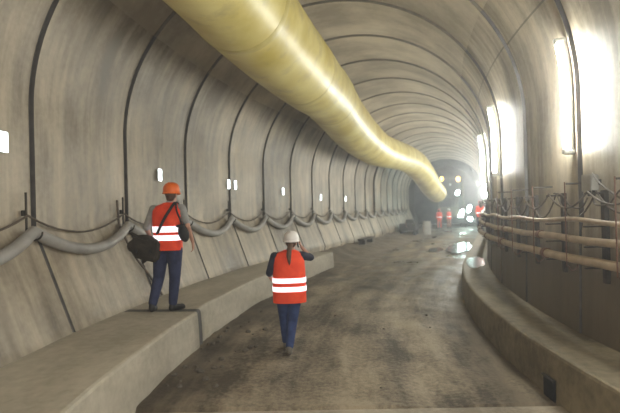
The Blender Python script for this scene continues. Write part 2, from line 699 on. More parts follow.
# ------------------------------------------------------------------ lamps on the right wall
ORD = ['nearest', 'second', 'third', 'fourth', 'fifth', 'sixth', 'seventh', 'eighth', 'ninth', 'tenth', 'eleventh', 'twelfth',
       'thirteenth', 'fourteenth', 'fifteenth', 'sixteenth', 'seventeenth', 'eighteenth', 'nineteenth', 'twentieth']


def wall_point(s, h, inset=0.):
    """a point on the right wall at height h"""
    if h <= VC:
        return P(s, W + UC - inset, h)
    t = math.asin((h - VC) / VB)
    return P(s, UC + (W - inset) * math.cos(t), VC + (VB - inset) * math.sin(t))


LAMP_H0, LAMP_H1 = 2.62, 3.95


def make_lamp(k, name_label):
    s = S0 + k * D + .1
    hs = [LAMP_H0 + (LAMP_H1 - LAMP_H0) * i / 8 for i in range(9)]
    root = thing('fluorescent_lamp', name_label, 'lamp', wall_point(s, LAMP_H0, .0), 0., 'lit tube lamps on the right wall')
    o0 = root.location.copy()
    bm = bmesh.new()
    add_tube(bm, [wall_point(s, h, .04) - o0 for h in hs], .036, 10)
    obj('housing', bm, M['white_plastic'], root)
    bm = bmesh.new()
    add_tube(bm, [wall_point(s, h, .10) - o0 for h in hs], .03, 10)
    obj('lamp_tube', bm, M['tube'], root)
    for q in (0, -1):
        bm = bmesh.new()
        a, b = wall_point(s, hs[q], .01) - o0, wall_point(s, hs[q], .13) - o0
        add_tube(bm, [a, b], .04, 8)
        obj('end_cap', bm, M['white_plastic'], root)
    return root


n_l = 0
for k in [0, 2, 4, 6, 7, 8, 9, 10, 11, 12, 13, 14, 16, 18]:
    make_lamp(k, 'glowing white tube lamp upright on right wall, ' + ('nearest in view' if n_l == 0 else ORD[n_l] + ' nearest in view'))
    n_l += 1
for k, w in ((-2, 'just out of view beside the viewer'), (-4, 'unseen behind the viewer')):  # unseen tubes carrying on the row, added to light the near end
    make_lamp(k, 'added glowing white tube lamp upright on the right wall, ' + w)

# ------------------------------------------------------------------ reflector plates on the left wall
def left_u(h):
    if h >= H_KINK:
        return -W + UC
    t = (h - H_L) / (H_KINK - H_L)
    return U_LW + (-W + UC - U_LW) * t


proto = None
REF = [(5.62, 2.86, 'at the left edge of the photo'), (9.5, 2.77, 'above the worker in the orange helmet'),
       (12.75, 2.74, 'left one of the close pair'), (13.15, 2.74, 'right one of the close pair'),
       (16.6, 2.66, 'above the woman in the white helmet'), (20.55, 2.52, 'second from the farthest'),
       (24.3, 2.5, 'farthest one along the wall')]
for s, h, w in REF:
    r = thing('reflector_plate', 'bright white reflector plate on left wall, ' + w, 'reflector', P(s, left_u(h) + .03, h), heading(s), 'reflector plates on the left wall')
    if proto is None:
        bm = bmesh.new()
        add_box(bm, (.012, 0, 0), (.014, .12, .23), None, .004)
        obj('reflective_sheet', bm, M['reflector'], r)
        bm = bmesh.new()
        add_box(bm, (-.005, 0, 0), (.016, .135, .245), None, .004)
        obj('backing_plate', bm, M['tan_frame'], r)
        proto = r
    else:
        for ch in proto.children:
            c = ch.copy()
            COL.objects.link(c)
            c.parent = r

# ------------------------------------------------------------------ hose and cable festooned along the left wall
HOOK_S = [S0 - .2 + k * D for k in range(-2, 18)]
HOOK_H = 1.82


def festoon(hooks, h_of, sag, off, per=12):
    pts = []
    for a, b in zip(hooks, hooks[1:]):
        for i in range(per):
            t = i / per
            hh = h_of(a) + (h_of(b) - h_of(a)) * t - sag * 4 * t * (1 - t) * (.9 + .1 * math.sin(a * 3))
            s = a + (b - a) * t
            pts.append(P(s, left_u(hh) + off, hh))
    pts.append(P(hooks[-1], left_u(h_of(hooks[-1])) + off, h_of(hooks[-1])))
    return pts


hose = tube_obj('hose', festoon(HOOK_S, lambda s: HOOK_H, .36, .10), .075, M['hose'], None, 12)
tag(hose, 'thick grey hose hanging in loops along the left wall', 'hose')
cab = tube_obj('cable', festoon(HOOK_S, lambda s: HOOK_H + .2, .30, .05), .014, M['cable'], None, 6)
tag(cab, 'thin dark cable sagging just above the grey hose on the left wall', 'cable')

hk0 = None
n_h = 0
for s in HOOK_S[1:-1]:
    if n_h == 0:
        w = 'outside the left edge of the photo'
    else:
        w = ('first' if n_h == 1 else ORD[n_h - 1]) + ' from the left of the photo'
    r = thing('hose_hanger', 'dark metal hook holding grey hose on left wall, ' + w, 'hanger', P(s, left_u(1.85), 1.85), heading(s), 'hose hangers on the left wall')
    if hk0 is None:
        bm = bmesh.new()
        add_tube(bm, [(.03, 0, -.05), (.03, 0, .45)], .016, 6)
        obj('rod', bm, M['steel_dark'], r)
        bm = bmesh.new()
        arc = [(.03, 0, .0)] + [(.13 - .1 * math.cos(t), 0, -.03 - .1 * math.sin(t)) for t in [PI * q / 8 for q in range(9)]]
        add_tube(bm, arc, .012, 6)
        obj('hook', bm, M['steel_dark'], r)
        bm = bmesh.new()
        add_box(bm, (.0, 0, .2), (.03, .07, .07), None, .004)
        obj('wall_plate', bm, M['steel_dark'], r)
        hk0 = r
    else:
        for ch in hk0.children:
            c = ch.copy()
            COL.objects.link(c)
            c.parent = r
    n_h += 1

# a cable that slants down the wall below the second loop of the hose
tag(tube_obj('cable', [P(s, left_u(h) + .03, h) for s, h in catmull([(8.05, 2.25), (8.1, 1.75), (8.2, 1.3), (8.42, .95), (8.6, .57)], 6)], .02, M['cable'], None, 6),
    'dark cable running down left wall to ledge, left of the orange helmet', 'cable')
# dark cover strip over one far joint, running up to the duct
sj = S0 + 11 * D
pts = [P(sj, -W + UC + .03, 1.6 + .3 * i) for i in range(7)]
for i in range(1, 9):
    th = PI - i * .09
    pts.append(P(sj, UC + (W - .03) * math.cos(th), VC + (VB - .03) * math.sin(th)))
tag(tube_obj('conduit', pts, .05, M['steel_dark'], None, 8), 'dark upright conduit along a joint of the left wall, up to the yellow duct', 'conduit')

# ------------------------------------------------------------------ pipes on the right wall
def pipe_run(label, h, u, r, wob, name='pipe', cl=True):
    ss_ = [S_START + 5 + i * .3 for i in range(int((33.5 - S_START - 5) / .3))]
    root = thing(name, label, 'pipe', P(5., u, h), 0., 'pipes along the right wall')
    o0 = root.location.copy()
    pts = [P(s, u, h + wob * math.sin(s * 2.8 + h * 9) + .4 * wob * math.sin(s * 1.3)) - o0 for s in ss_]
    tube_obj('pipe_barrel', pts, r, M['pipe'], root, 12)
    if cl:
        for j in range(0, 10):
            s = 3.9 + j * 2.24 + h * .5
            i = min(range(len(ss_)), key=lambda q: abs(ss_[q] - s))
            a, b = pts[i], pts[i + 1]
            d = (b - a).normalized()
            tube_obj('pipe_coupling', [a - d * .045, a + d * .045], r * 1.28, M['clamp'], root, 12)
    return root


pipe_run('lowest and thickest dusty pipe of the three along the right wall', 1.385, 3.11, .050, .004)
pipe_run('middle dusty pipe of the three along the right wall', 1.60, 3.14, .042, .006)
pipe_run('thin wavy top pipe of the three along the right wall', 1.80, 3.17, .028, .016, cl=False)

# steel wall brackets that carry the pipes
br0 = None
BR_S = [4.35 + 1.124 * i for i in range(22)]
for i, s in enumerate(BR_S):
    r = thing('pipe_bracket', 'dark steel bracket carrying pipes on right wall, ' + ORD[i].replace('nearest', 'first') + ' from the viewer' if i < 20 else
              'dark steel bracket carrying pipes on right wall, ' + ('second farthest' if i == 20 else 'farthest from the viewer'),
              'bracket', P(s, W + UC, 1.2), heading(s), 'pipe brackets on the right wall')
    if br0 is None:
        bm = bmesh.new()
        add_box(bm, (-.025, 0, .44), (.05, .075, .98), None, .004)
        obj('upright', bm, M['steel_dark'], r, False)
        for hz in (1.325, 1.548, 1.762):
            bm = bmesh.new()
            add_box(bm, (-.13, 0, hz - 1.2 - .012), (.24, .03, .016), None, .003)
            obj('support_arm', bm, M['steel_dark'], r, False)
        bm = bmesh.new()
        add_box(bm, (-.12, 0, .9), (.22, .03, .02), None, .003)
        obj('top_arm', bm, M['steel_dark'], r, False)
        br0 = r
    else:
        for ch in br0.children:
            c = ch.copy()
            COL.objects.link(c)
            c.parent = r
# plain hanging rods between the brackets
rd0 = None
for i, s in enumerate([4.75 + 1.124 * q for q in range(5)]):
    r = thing('hanger_rod', 'thin rusty rod hanging across pipes on right wall, ' + ORD[i].replace('nearest', 'first') + ' from the viewer',
              'rod', P(s, 3.075, 1.2), heading(s), 'hanger rods across the right wall pipes')
    if rd0 is None:
        bm = bmesh.new()
        add_tube(bm, [(-.02, 0, .1), (-.02, 0, 1.04)], .0075, 6)
        obj('rod', bm, M['steel_rust'], r)
        bm = bmesh.new()
        add_tube(bm, catmull([(0, 0, .1), (.03, 0, .05), (.09, 0, .08), (.1, 0, .14)], 4), .008, 6)
        obj('hook', bm, M['steel_rust'], r)
        bm = bmesh.new()
        add_box(bm, (.115, 0, 1.02), (.24, .025, .02), None, .003)
        obj('wall_arm', bm, M['steel_dark'], r, False)
        rd0 = r
    else:
        for ch in rd0.children:
            c = ch.copy()
            COL.objects.link(c)
            c.parent = r


def fest_r(hooks, h, sag, u, rad, label, name='cable', per=8):
    pts = []
    for a, b in zip(hooks, hooks[1:]):
        for i in range(per):
            t = i / per
            pts.append(P(a + (b - a) * t, u, h - sag * 4 * t * (1 - t) * (.8 + .35 * math.sin(a * 5.))))
    pts.append(P(hooks[-1], u, h))
    return tag(tube_obj(name, pts, rad, M['cable'], None, 6), label, 'cable')


fest_r(BR_S, 2.12, .16, 3.13, .011, 'dusty cable sagging between the tops of the brackets on the right wall')
fest_r(BR_S[:9], 2.125, .27, 3.22, .010, 'second dusty cable hanging in deeper loops behind the brackets on the right wall')

# junction box
s = 5.72
jb = thing('junction_box', 'grey junction box with cables on the right wall above the pipes', 'box', P(s, W + UC, 2.16), heading(s))
bm = bmesh.new()
add_box(bm, (-.055, 0, .06), (.09, .17, .17), None, .008)
obj('housing', bm, M['box'], jb, False)
bm = bmesh.new()
add_box(bm, (-.106, 0, .06), (.014, .185, .185), None, .005)
obj('lid', bm, M['tan_frame'], jb, False)
for y in (-.05, .05):
    bm = bmesh.new()
    add_tube(bm, [(-.05, y, -.085), (-.05, y, -.02)], .018, 8)
    obj('cable_gland', bm, M['black'], jb)
bm = bmesh.new()
add_box(bm, (-.008, 0, .06), (.014, .24, .06), None, .003)
obj('mounting_plate', bm, M['steel_dark'], jb, False)
for (a, lbl) in (([(5.65, 3.27, 2.06), (5.45, 3.2, 1.98), (5.15, 3.2, 1.99), (4.9, 3.2, 2.12), (4.5, 3.2, 2.0), (4.0, 3.2, 2.1)], 'cable drooping from grey junction box towards right edge of photo'),
                 ([(5.79, 3.27, 2.06), (5.85, 3.22, 1.95), (6.1, 3.2, 1.97), (6.35, 3.2, 2.1), (6.62, 3.2, 2.13)], 'short cable drooping from the grey junction box to the next bracket'),
                 ([(5.62, 3.25, 2.32), (5.4, 3.23, 2.2), (5.0, 3.2, 2.06), (4.6, 3.18, 1.96), (4.0, 3.17, 1.93)], 'slanting cable running down from top of grey junction box')):
    tag(tube_obj('cable', [P(*q) for q in catmull(a, 6)], .010, M['cable'], None, 6), lbl, 'cable')

# ------------------------------------------------------------------ yellow ventilation duct
DUCT = [(-2.2, 1.0, 5.0, .66), (-1.85, 3.5, 5.05, .67), (-1.30, 5.8, 5.10, .70), (-.98, 7.6, 5.14, .755), (-.56, 9.3, 5.07, .765), (-.12, 10.9, 5.02, .755), (.18, 12.4, 5.10, .76),
        (.52, 14.0, 5.20, .765), (1.05, 16.5, 5.15, .775), (1.64, 19.0, 5.06, .83), (2.30, 21.0, 4.88, .82), (3.18, 23.3, 4.72, .78), (4.5, 26.5, 4.78, .75), (5.6, 29.3, 4.85, .76),
        (6.7, 32., 4.72, .80), (7.7, 34.2, 4.25, .78), (8.7, 36.5, 3.55, .76), (9.7, 38.7, 3.05, .74)]
path = catmull(DUCT, 8)
duct = thing('ventilation_duct', 'large shiny yellow ventilation duct hanging below the tunnel crown', 'duct', Vector(path[0][:3]))
o0 = duct.location.copy()
bm = bmesh.new()
pts = [Vector(p[:3]) - o0 for p in path]
rad = [p[3] * (1 + .012 * mnoise.noise(Vector((i * .31, 0, 0)))) for i, p in enumerate(path)]
add_tube(bm, pts, rad, 40, True, 5.)
skin = obj('duct_skin', bm, M['duct'], duct)
for i in (24, 40, 58, 82, 98, 114, 130):
    d = (pts[i + 1] - pts[i - 1]).normalized()
    tube_obj('duct_coupling', [pts[i] - d * .09, pts[i] - d * .05, pts[i] + d * .05, pts[i] + d * .09], [rad[i] * 1.002, rad[i] * 1.01, rad[i] * 1.01, rad[i] * 1.002], M['duct_band'], duct, 40)

# ------------------------------------------------------------------ people
def cone(bm, a, ra, b, rb, n=14, flat=1.):
    """tapered capsule"""
    a, b = Vector(a), Vector(b)
    t = (b - a)
    L = t.length or 1e-4
    t = t / L
    x, y = frame_for(t)
    rings = []
    prof = []
    for i in range(1, 5):
        ph = -PI / 2 + PI / 2 * i / 4
        prof.append((a + t * ra * math.sin(ph), ra * math.cos(ph)))
    for i in range(0, 4):
        ph = PI / 2 * i / 4
        prof.append((b + t * rb * math.sin(ph), rb * math.cos(ph)))
    for c, r in prof:
        rings.append([bm.verts.new(c + (x * math.cos(2 * PI * k / n) + y * flat * math.sin(2 * PI * k / n)) * r) for k in range(n)])
    p0, p1 = bm.verts.new(a - t * ra), bm.verts.new(b + t * rb)
    for k in range(n):
        bm.faces.new((p0, rings[0][(k + 1) % n], rings[0][k]))
        bm.faces.new((p1, rings[-1][k], rings[-1][(k + 1) % n]))
    for r0, r1 in zip(rings, rings[1:]):
        for k in range(n):
            bm.faces.new((r0[k], r0[(k + 1) % n], r1[(k + 1) % n], r1[k]))


def ball(bm, c, r3, rot=None, seg=18):
    r = bmesh.ops.create_uvsphere(bm, u_segments=seg, v_segments=seg // 2 + 2, radius=1.)
    mt = Matrix.Translation(c) @ (rot.to_4x4() if rot else Matrix.Identity(4)) @ Matrix.Diagonal((*r3, 1))
    bmesh.ops.transform(bm, matrix=mt, verts=r['verts'])


def remeshed(name, bm, mat, parent, voxel=.012, smooth=4):
    """fuse the overlapping lumps in bm into one continuous surface"""
    bmesh.ops.recalc_face_normals(bm, faces=bm.faces[:])
    o = obj(name, bm, mat, None)
    m = o.modifiers.new('r', 'REMESH')
    m.mode = 'VOXEL'
    m.voxel_size = voxel
    if smooth:
        sm = o.modifiers.new('s', 'SMOOTH')
        sm.iterations = smooth
        sm.factor = .5
    dg = bpy.context.evaluated_depsgraph_get()
    me = bpy.data.meshes.new_from_object(o.evaluated_get(dg))
    o.modifiers.clear()
    old = o.data
    o.data = me
    bpy.data.meshes.remove(old)
    me.name = name
    for p in me.polygons:
        p.use_smooth = True
    o.parent = parent
    return o


def loft(bm, secs, n=28, caps=(True, True), thick=0.):
    """secs: (cx, cy, z, rx, ry, power) superellipse sections"""
    rings = []
    for cx, cy, z, rx, ry, pw in secs:
        row = []
        for k in range(n):
            t = 2 * PI * k / n
            c, s_ = math.cos(t), math.sin(t)
            row.append(bm.verts.new((cx + rx * math.copysign(abs(c) ** (2 / pw), c), cy + ry * math.copysign(abs(s_) ** (2 / pw), s_), z)))
        rings.append(row)
    for r0, r1 in zip(rings, rings[1:]):
        for k in range(n):
            bm.faces.new((r0[k], r0[(k + 1) % n], r1[(k + 1) % n], r1[k]))
    if caps[0]:
        bm.faces.new(list(reversed(rings[0])))
    if caps[1]:
        bm.faces.new(rings[-1])


def sec_at(secs, z):
    for a, b in zip(secs, secs[1:]):
        if a[2] <= z <= b[2]:
            t = (z - a[2]) / (b[2] - a[2])
            return tuple(p + (q - p) * t for p, q in zip(a, b))
    return secs[-1] if z > secs[-1][2] else secs[0]


def hand(bm, wrist, direction, palm_n, side, curl=.5, size=1.):
    """palm, four fingers and a thumb; direction runs along the palm, palm_n out of the palm, side points to the thumb"""
    d = Vector(direction).normalized()
    n_ = Vector(palm_n)
    n_ = (n_ - d * n_.dot(d)).normalized()
    s_ = d.cross(n_).normalized()
    if s_.dot(Vector(side)) < 0:
        s_ = -s_
    w = Vector(wrist)
    z = size
    for q in (-.026, -.009, .009, .026):
        cone(bm, w + s_ * q * .7 * z, .015 * z, w + d * .085 * z + s_ * q * z, .0125 * z, 8)
    for q, L in ((.029, .066), (.0098, .075), (-.0098, .070), (-.029, .056)):
        a = w + d * .09 * z + s_ * q * z
        ang = curl * .6
        for seg, fr in enumerate((.45, .3, .25)):
            dd = d * math.cos(ang) + n_ * math.sin(ang) + s_ * q * 1.2
            b = a + dd * L * fr * z
            cone(bm, a, (.0092 - .0008 * seg) * z, b, (.0086 - .001 * seg) * z, 8)
            a = b
            ang += curl * .8
    a = w + d * .02 * z + s_ * .026 * z
    dd = (d * .62 + s_ * .7 + n_ * .25).normalized()
    b = a + dd * .042 * z
    cone(bm, a, .0125 * z, b, .0105 * z, 8)
    dd = (d * .85 + s_ * .35 + n_ * (.2 + .3 * curl)).normalized()
    cone(bm, b, .0105 * z, b + dd * .034 * z, .008 * z, 8)


def make_person(label, loc, rz, J, mats, opts, group=None):
    """J: joints in metres from the point between the feet; +Y is the way the person faces"""
    root = thing('person', label, 'person', loc, rz, group)
    vx = opts.get('voxel', .009)
    k = opts.get('k', 1.)
    hd = Vector(J['head'])                               # centre of the skull
    nk = Vector(J['neck'])
    fw = Vector(opts.get('face', (0, 1, 0))).normalized()
    rt = fw.cross(Vector((0, 0, 1))).normalized()
    up = Vector((0, 0, 1))
    R = Matrix((rt, fw, up)).transposed()
    # ---- body: one continuous surface
    bm = bmesh.new()
    ball(bm, hd + up * .02 * k, (.073 * k, .093 * k, .105 * k), R)
    ball(bm, hd + fw * .022 * k - up * .055 * k, (.056 * k, .066 * k, .064 * k), R)
    cone(bm, hd + fw * .088 * k + up * .01 * k, .010 * k, hd + fw * .107 * k - up * .022 * k, .014 * k, 8)
    ball(bm, hd + fw * .085 * k - up * .062 * k, (.024 * k, .012 * k, .010 * k), R, 10)
    for sd in (-1, 1):
        ball(bm, hd + rt * sd * .077 * k - up * .012 * k - fw * .004, (.010 * k, .020 * k, .032 * k), R, 10)
        cone(bm, hd + fw * .083 * k + rt * sd * .018 * k + up * .03 * k, .011 * k, hd + fw * .073 * k + rt * sd * .048 * k + up * .03 * k, .010 * k, 8)
    cone(bm, nk - up * .03, .062 * k, hd - up * .05 * k, .055 * k)
    pv, ch = Vector(J['pelvis']), Vector(J['chest'])
    ball(bm, ch, (.17 * k, .115 * k, .19 * k))
    ball(bm, pv + up * .03, (.155 * k, .11 * k, .13 * k))
    cone(bm, pv + up * .05, .115 * k, ch, .13 * k)
    for sd, s_ in (('l', -1), ('r', 1)):
        sh, el, wr = Vector(J['sh_' + sd]), Vector(J['el_' + sd]), Vector(J['wr_' + sd])
        cone(bm, ch + Vector((s_ * .06, 0, .12 * k)), .07 * k, sh, .056 * k)
        cone(bm, sh, .052 * k, el, .040 * k)
        cone(bm, el, .040 * k, wr, .026 * k)
        hdv = J.get('hand_' + sd) or tuple(wr - el)
        hand(bm, wr + (wr - el).normalized() * .012, hdv, J.get('palm_' + sd, (-s_, 0, 0)), J.get('thumb_' + sd, (0, 1, .2)), opts.get('curl_' + sd, .45), k)
        hp, kn, an = Vector(J['hip_' + sd]), Vector(J['kn_' + sd]), Vector(J['an_' + sd])
        cone(bm, hp, .082 * k, kn, .052 * k)
        cone(bm, kn, .052 * k, an, .034 * k)
        to = Vector(J['toe_' + sd])
        cone(bm, an - up * .035 * k, .034 * k, to, .026 * k)
    body = remeshed('body', bm, mats['skin'], root, vx, 2)
    # ---- eyes
    for sd in (-1, 1):
        bm = bmesh.new()
        ball(bm, hd + fw * .083 * k + rt * sd * .031 * k + up * .008 * k, (.012 * k,) * 3, None, 10)
        obj('eye', bm, M['eye'], root)
    # ---- trousers
    bm = bmesh.new()
    g = opts.get('loose', 1.)
    ball(bm, pv + up * .02, (.165 * k, .125 * k, .14 * k))
    for sd in 'lr':
        hp, kn, an = Vector(J['hip_' + sd]), Vector(J['kn_' + sd]), Vector(J['an_' + sd])
        cone(bm, pv + (hp - pv) * .6, .10 * k, hp - up * .03, .098 * k * g)
        cone(bm, hp - up * .02, .098 * k * g, kn, .070 * k * g)
        cone(bm, kn, .070 * k * g, an + (kn - an) * .10, .054 * k * g)
    remeshed('trousers', bm, mats['trousers'], root, max(vx, .012), 4)
    # ---- shoes
    for sd in 'lr':
        an, to = Vector(J['an_' + sd]), Vector(J['toe_' + sd])
        bm = bmesh.new()
        heel = an + (an - to).normalized() * .02
        hz = J.get('heel_' + sd, .0)
        cone(bm, Vector((heel.x, heel.y, an.z - .03 * k)), .044 * k, Vector((to.x, to.y, to.z + .008)), .038 * k)
        cone(bm, Vector((heel.x, heel.y, an.z - .045 * k)), .040 * k, Vector((to.x, to.y, to.z)) + (to - an).normalized() * .02, .032 * k)
        cone(bm, an + up * .02, .045 * k, Vector((heel.x, heel.y, an.z - .04 * k)), .046 * k)
        remeshed('shoe', bm, mats['shoe'], root, max(vx, .01), 3)
    # ---- shirt
    bm = bmesh.new()
    ball(bm, ch, (.185 * k, .13 * k, .20 * k))
    cone(bm, pv + up * .06, .13 * k, ch, .14 * k)
    cone(bm, nk - up * .06 * k, .085 * k, nk - up * .01 * k, .066 * k)
    for sd, s_ in (('l', -1), ('r', 1)):
        sh, el, wr = Vector(J['sh_' + sd]), Vector(J['el_' + sd]), Vector(J['wr_' + sd])
        cone(bm, ch + Vector((s_ * .06, 0, .12 * k)), .085 * k, sh, .070 * k)
        e1 = sh + (el - sh) * min(1., opts['sleeve_' + sd])
        cone(bm, sh, .068 * k, e1, .056 * k)
        if opts['sleeve_' + sd] > 1:
            cone(bm, el, .056 * k, el + (wr - el) * (opts['sleeve_' + sd] - 1), .044 * k)
    remeshed('shirt', bm, mats['shirt'], root, max(vx, .012), 4)
    # ---- vest
    if 'vest' in opts:
        secs = opts['vest']
        bm = bmesh.new()
        loft(bm, secs, 36, (True, True))
        vest = obj('safety_vest', bm, mats['vest'], root)
        for z0, z1 in opts.get('bands', ()):
            zs = [z0 + (z1 - z0) * i / 4 for i in range(5)]
            ss2 = []
            for z in zs:
                q = sec_at(secs, z)
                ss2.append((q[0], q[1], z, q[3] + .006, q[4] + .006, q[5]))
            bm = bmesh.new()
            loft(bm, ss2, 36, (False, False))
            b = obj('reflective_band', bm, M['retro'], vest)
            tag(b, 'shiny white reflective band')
    # ---- hair
    if opts.get('hair'):
        bm = bmesh.new()
        ball(bm, hd - fw * .02 * k + up * .02 * k, (.083 * k, .088 * k, .10 * k), R)
        if opts['hair'] == 'tail':
            tl = opts['tail']
            for a, b in zip(tl, tl[1:]):
                cone(bm, a[0], a[1], b[0], b[1], 10)
        else:
            ball(bm, hd - fw * .04 * k - up * .05 * k, (.062 * k, .05 * k, .05 * k), R)
        remeshed('hair', bm, M['hair'], root, max(vx, .009), 2)
    # ---- helmet
    bm = bmesh.new()
    n = 28
    prof = [(.132, -.022), (.134, -.010), (.124, .002), (.123, .045), (.113, .088), (.09, .120), (.054, .140), (0., .146)]
    rings = []
    c0 = hd + up * .035 * k
    for r, z in prof[:-1]:
        row = []
        for q in range(n):
            t = 2 * PI * q / n
            rr = r * k
            peak = .05 * k * max(0, math.sin(t)) ** 3 if r > .125 else 0
            p = c0 + rt * math.cos(t) * rr * .93 + fw * (math.sin(t) * rr * 1.08 + peak) + up * (z * k - peak * .25)
            row.append(bm.verts.new(p))
        rings.append(row)
    topv = bm.verts.new(c0 + up * .146 * k)
    for r0, r1 in zip(rings, rings[1:]):
        for q in range(n):
            bm.faces.new((r0[q], r0[(q + 1) % n], r1[(q + 1) % n], r1[q]))
    for q in range(n):
        bm.faces.new((rings[-1][q], rings[-1][(q + 1) % n], topv))
    inn = [bm.verts.new(c0 + (v.co - c0) * .86) for v in rings[0]]
    for q in range(n):
        bm.faces.new((rings[0][(q + 1) % n], rings[0][q], inn[q], inn[(q + 1) % n]))
    cone(bm, c0 + up * .130 * k - fw * .075 * k, .012 * k, c0 + up * .130 * k + fw * .075 * k, .012 * k, 8)
    bmesh.ops.recalc_face_normals(bm, faces=bm.faces[:])
    hel = obj('helmet', bm, mats['helmet'], root)
    bm = bmesh.new()
    add_tube(bm, [c0 + R @ Vector((.088 * k * math.cos(t), .105 * k * math.sin(t), -.012 * k)) for t in [PI + PI * q / 12 for q in range(13)]], .012 * k, 6)
    obj('head_band', bm, M['black'], hel)
    return root


# --- the man on the ledge, seen from behind
MAN_S = Vector((-2.15, 7.62, H_L - .012))
MAN_K = 1.055
man_rz = math.radians(-6)
JM = dict(pelvis=(.005, 0, .93), chest=(.015, .01, 1.31), neck=(.035, .02, 1.53), head=(.055, .045, 1.655),
          sh_l=(-.195, 0, 1.45), el_l=(-.285, -.06, 1.19), wr_l=(-.30, .12, 1.04), hand_l=(.1, .5, -.6), palm_l=(1, 0, 0), thumb_l=(0, .5, 1),
          sh_r=(.215, 0, 1.45), el_r=(.315, -.04, 1.19), wr_r=(.34, .07, .985), hand_r=(.0, .25, -1), palm_r=(-1, 0, 0), thumb_r=(0, 1, .2),
          hip_l=(-.10, 0, .89), kn_l=(-.165, .05, .47), an_l=(-.20, -.12, .10), toe_l=(-.23, .05, .034),
          hip_r=(.10, 0, .89), kn_r=(.07, .06, .47), an_r=(.045, .02, .085), toe_r=(.13, .17, .034))
man = make_person('person in orange helmet and orange vest walking on left ledge with shoulder bag', MAN_S, man_rz, JM,
                  dict(skin=M['skin'], trousers=M['jeans_dark'], shoe=M['shoe_black'], shirt=M['grey_shirt'], vest=M['orange_vest'], helmet=M['helmet_orange']),
                  dict(sleeve_l=.95, sleeve_r=.72, hair='short', face=(.12, 1, 0), loose=1.16, curl_l=.8, curl_r=.5,
                       vest=[(.005, 0, .87, .20, .145, 2.6), (.005, 0, .95, .20, .15, 2.6), (.005, 0, 1.05, .195, .145, 2.6), (.01, .0, 1.2, .21, .15, 2.6), (.012, .005, 1.33, .222, .152, 2.6),
                             (.015, .01, 1.43, .222, .142, 2.5), (.018, .012, 1.49, .19, .115, 2.4), (.03, .015, 1.53, .11, .085, 2.1), (.033, .018, 1.545, .08, .075, 2.)],
                       bands=[(1.01, 1.085), (1.125, 1.21)]))

man.scale = (MAN_K,) * 3
# --- his shoulder bag and the black pouch at his right
ROTZ = Matrix.Rotation(man_rz, 3, 'Z')


def man_pt(p):
    return MAN_S + ROTZ @ (Vector(p) * MAN_K)


bag = thing('shoulder_bag', 'dark brown shoulder bag slung at the left hip of the person on the ledge', 'bag', man_pt((-.27, -.10, .72)), man_rz)
BC = Vector((-.27, -.10, .72))
bm = bmesh.new()
TB = Matrix.Rotation(math.radians(14), 4, 'Y')
ball(bm, Vector((-.01, 0, .20)), (.235, .13, .18), TB.to_3x3())
add_box(bm, Vector((.02, 0, .18)), (.38, .18, .33), TB.to_3x3(), .04)
ball(bm, Vector((-.2, -.02, .22)), (.075, .075, .085))
cone(bm, (-.1, 0, .33), .03, (-.22, 0, .40), .025, 8)
cone(bm, (-.02, 0, .03), .035, (-.06, 0, -.02), .02, 8)
remeshed('bag_body', bm, M['bag'], bag, .014, 6)
bm = bmesh.new()
add_box(bm, Vector((.015, -.105, .24)), (.36, .03, .17), TB.to_3x3(), .012)
obj('flap', bm, M['bag'], bag, False)
for x in (-.1, .1):
    bm = bmesh.new()
    add_box(bm, Vector((x, -.125, .15)), (.03, .012, .06), TB.to_3x3(), .003)
    obj('buckle', bm, M['black'], bag, False)
for a in ([(-.15, -.05, 1.06), (-.06, -.165, 1.16), (.03, -.178, 1.32), (.095, -.155, 1.43), (.125, -.06, 1.52), (.12, .03, 1.52), (.08, .15, 1.40), (-.02, .185, 1.25), (-.14, .14, 1.08), (-.22, .0, .98)],):
    bm = bmesh.new()
    cp = catmull(a, 6)
    add_tube(bm, [Vector(p) - BC for p in cp], .021, 8)
    obj('strap', bm, M['black'], bag)

bag.scale = (MAN_K,) * 3
PC = Vector((.262, -.07, .99))
pouch = thing('camera_pouch', 'small black pouch hanging under the right arm of the person on the ledge', 'pouch', man_pt(PC), man_rz)
bm = bmesh.new()
ball(bm, (0, 0, .12), (.075, .075, .135), Matrix.Rotation(math.radians(-14), 3, 'Y'))
add_box(bm, (0, 0, .12), (.11, .11, .2), Matrix.Rotation(math.radians(-14), 3, 'Y'), .03)
remeshed('pouch_body', bm, M['black'], pouch, .012, 4)
bm = bmesh.new()
add_box(bm, (-.03, -.01, .225), (.125, .125, .035), Matrix.Rotation(math.radians(-14), 3, 'Y'), .012)
obj('lid', bm, M['black'], pouch, False)
bm = bmesh.new()
add_tube(bm, [Vector(p) - PC for p in catmull([(.235, -.06, 1.2), (.235, -.12, 1.30), (.19, -.13, 1.43), (.15, -.03, 1.535), (.15, .06, 1.52), (.2, .14, 1.36), (.262, .06, 1.19)], 6)], .014, 6)
obj('strap', bm, M['black'], pouch)

pouch.scale = (MAN_K,) * 3
# --- the woman walking on the floor
WS = Vector((-.33, 7.14, .0))
WK = 1.03
wm_rz = math.radians(2)
JW = dict(pelvis=(.005, 0, .84), chest=(.01, .01, 1.18), neck=(.03, .02, 1.385), head=(.05, .04, 1.50),
          sh_l=(-.18, 0, 1.32), el_l=(-.255, -.03, 1.10), wr_l=(-.255, .13, 1.02), hand_l=(.1, .8, -.3), palm_l=(1, 0, 0), thumb_l=(0, .2, 1),
          sh_r=(.20, 0, 1.32), el_r=(.315, .10, 1.285), wr_r=(.195, .10, 1.43), hand_r=(-.35, .0, 1), palm_r=(-1, -.1, 0), thumb_r=(-.3, -1, .3),
          hip_l=(-.085, 0, .80), kn_l=(-.075, .14, .46), an_l=(-.055, .16, .10), toe_l=(-.055, .32, .034),
          hip_r=(.085, 0, .80), kn_r=(.04, .06, .42), an_r=(-.01, -.10, .085), toe_r=(-.0, .05, .032))
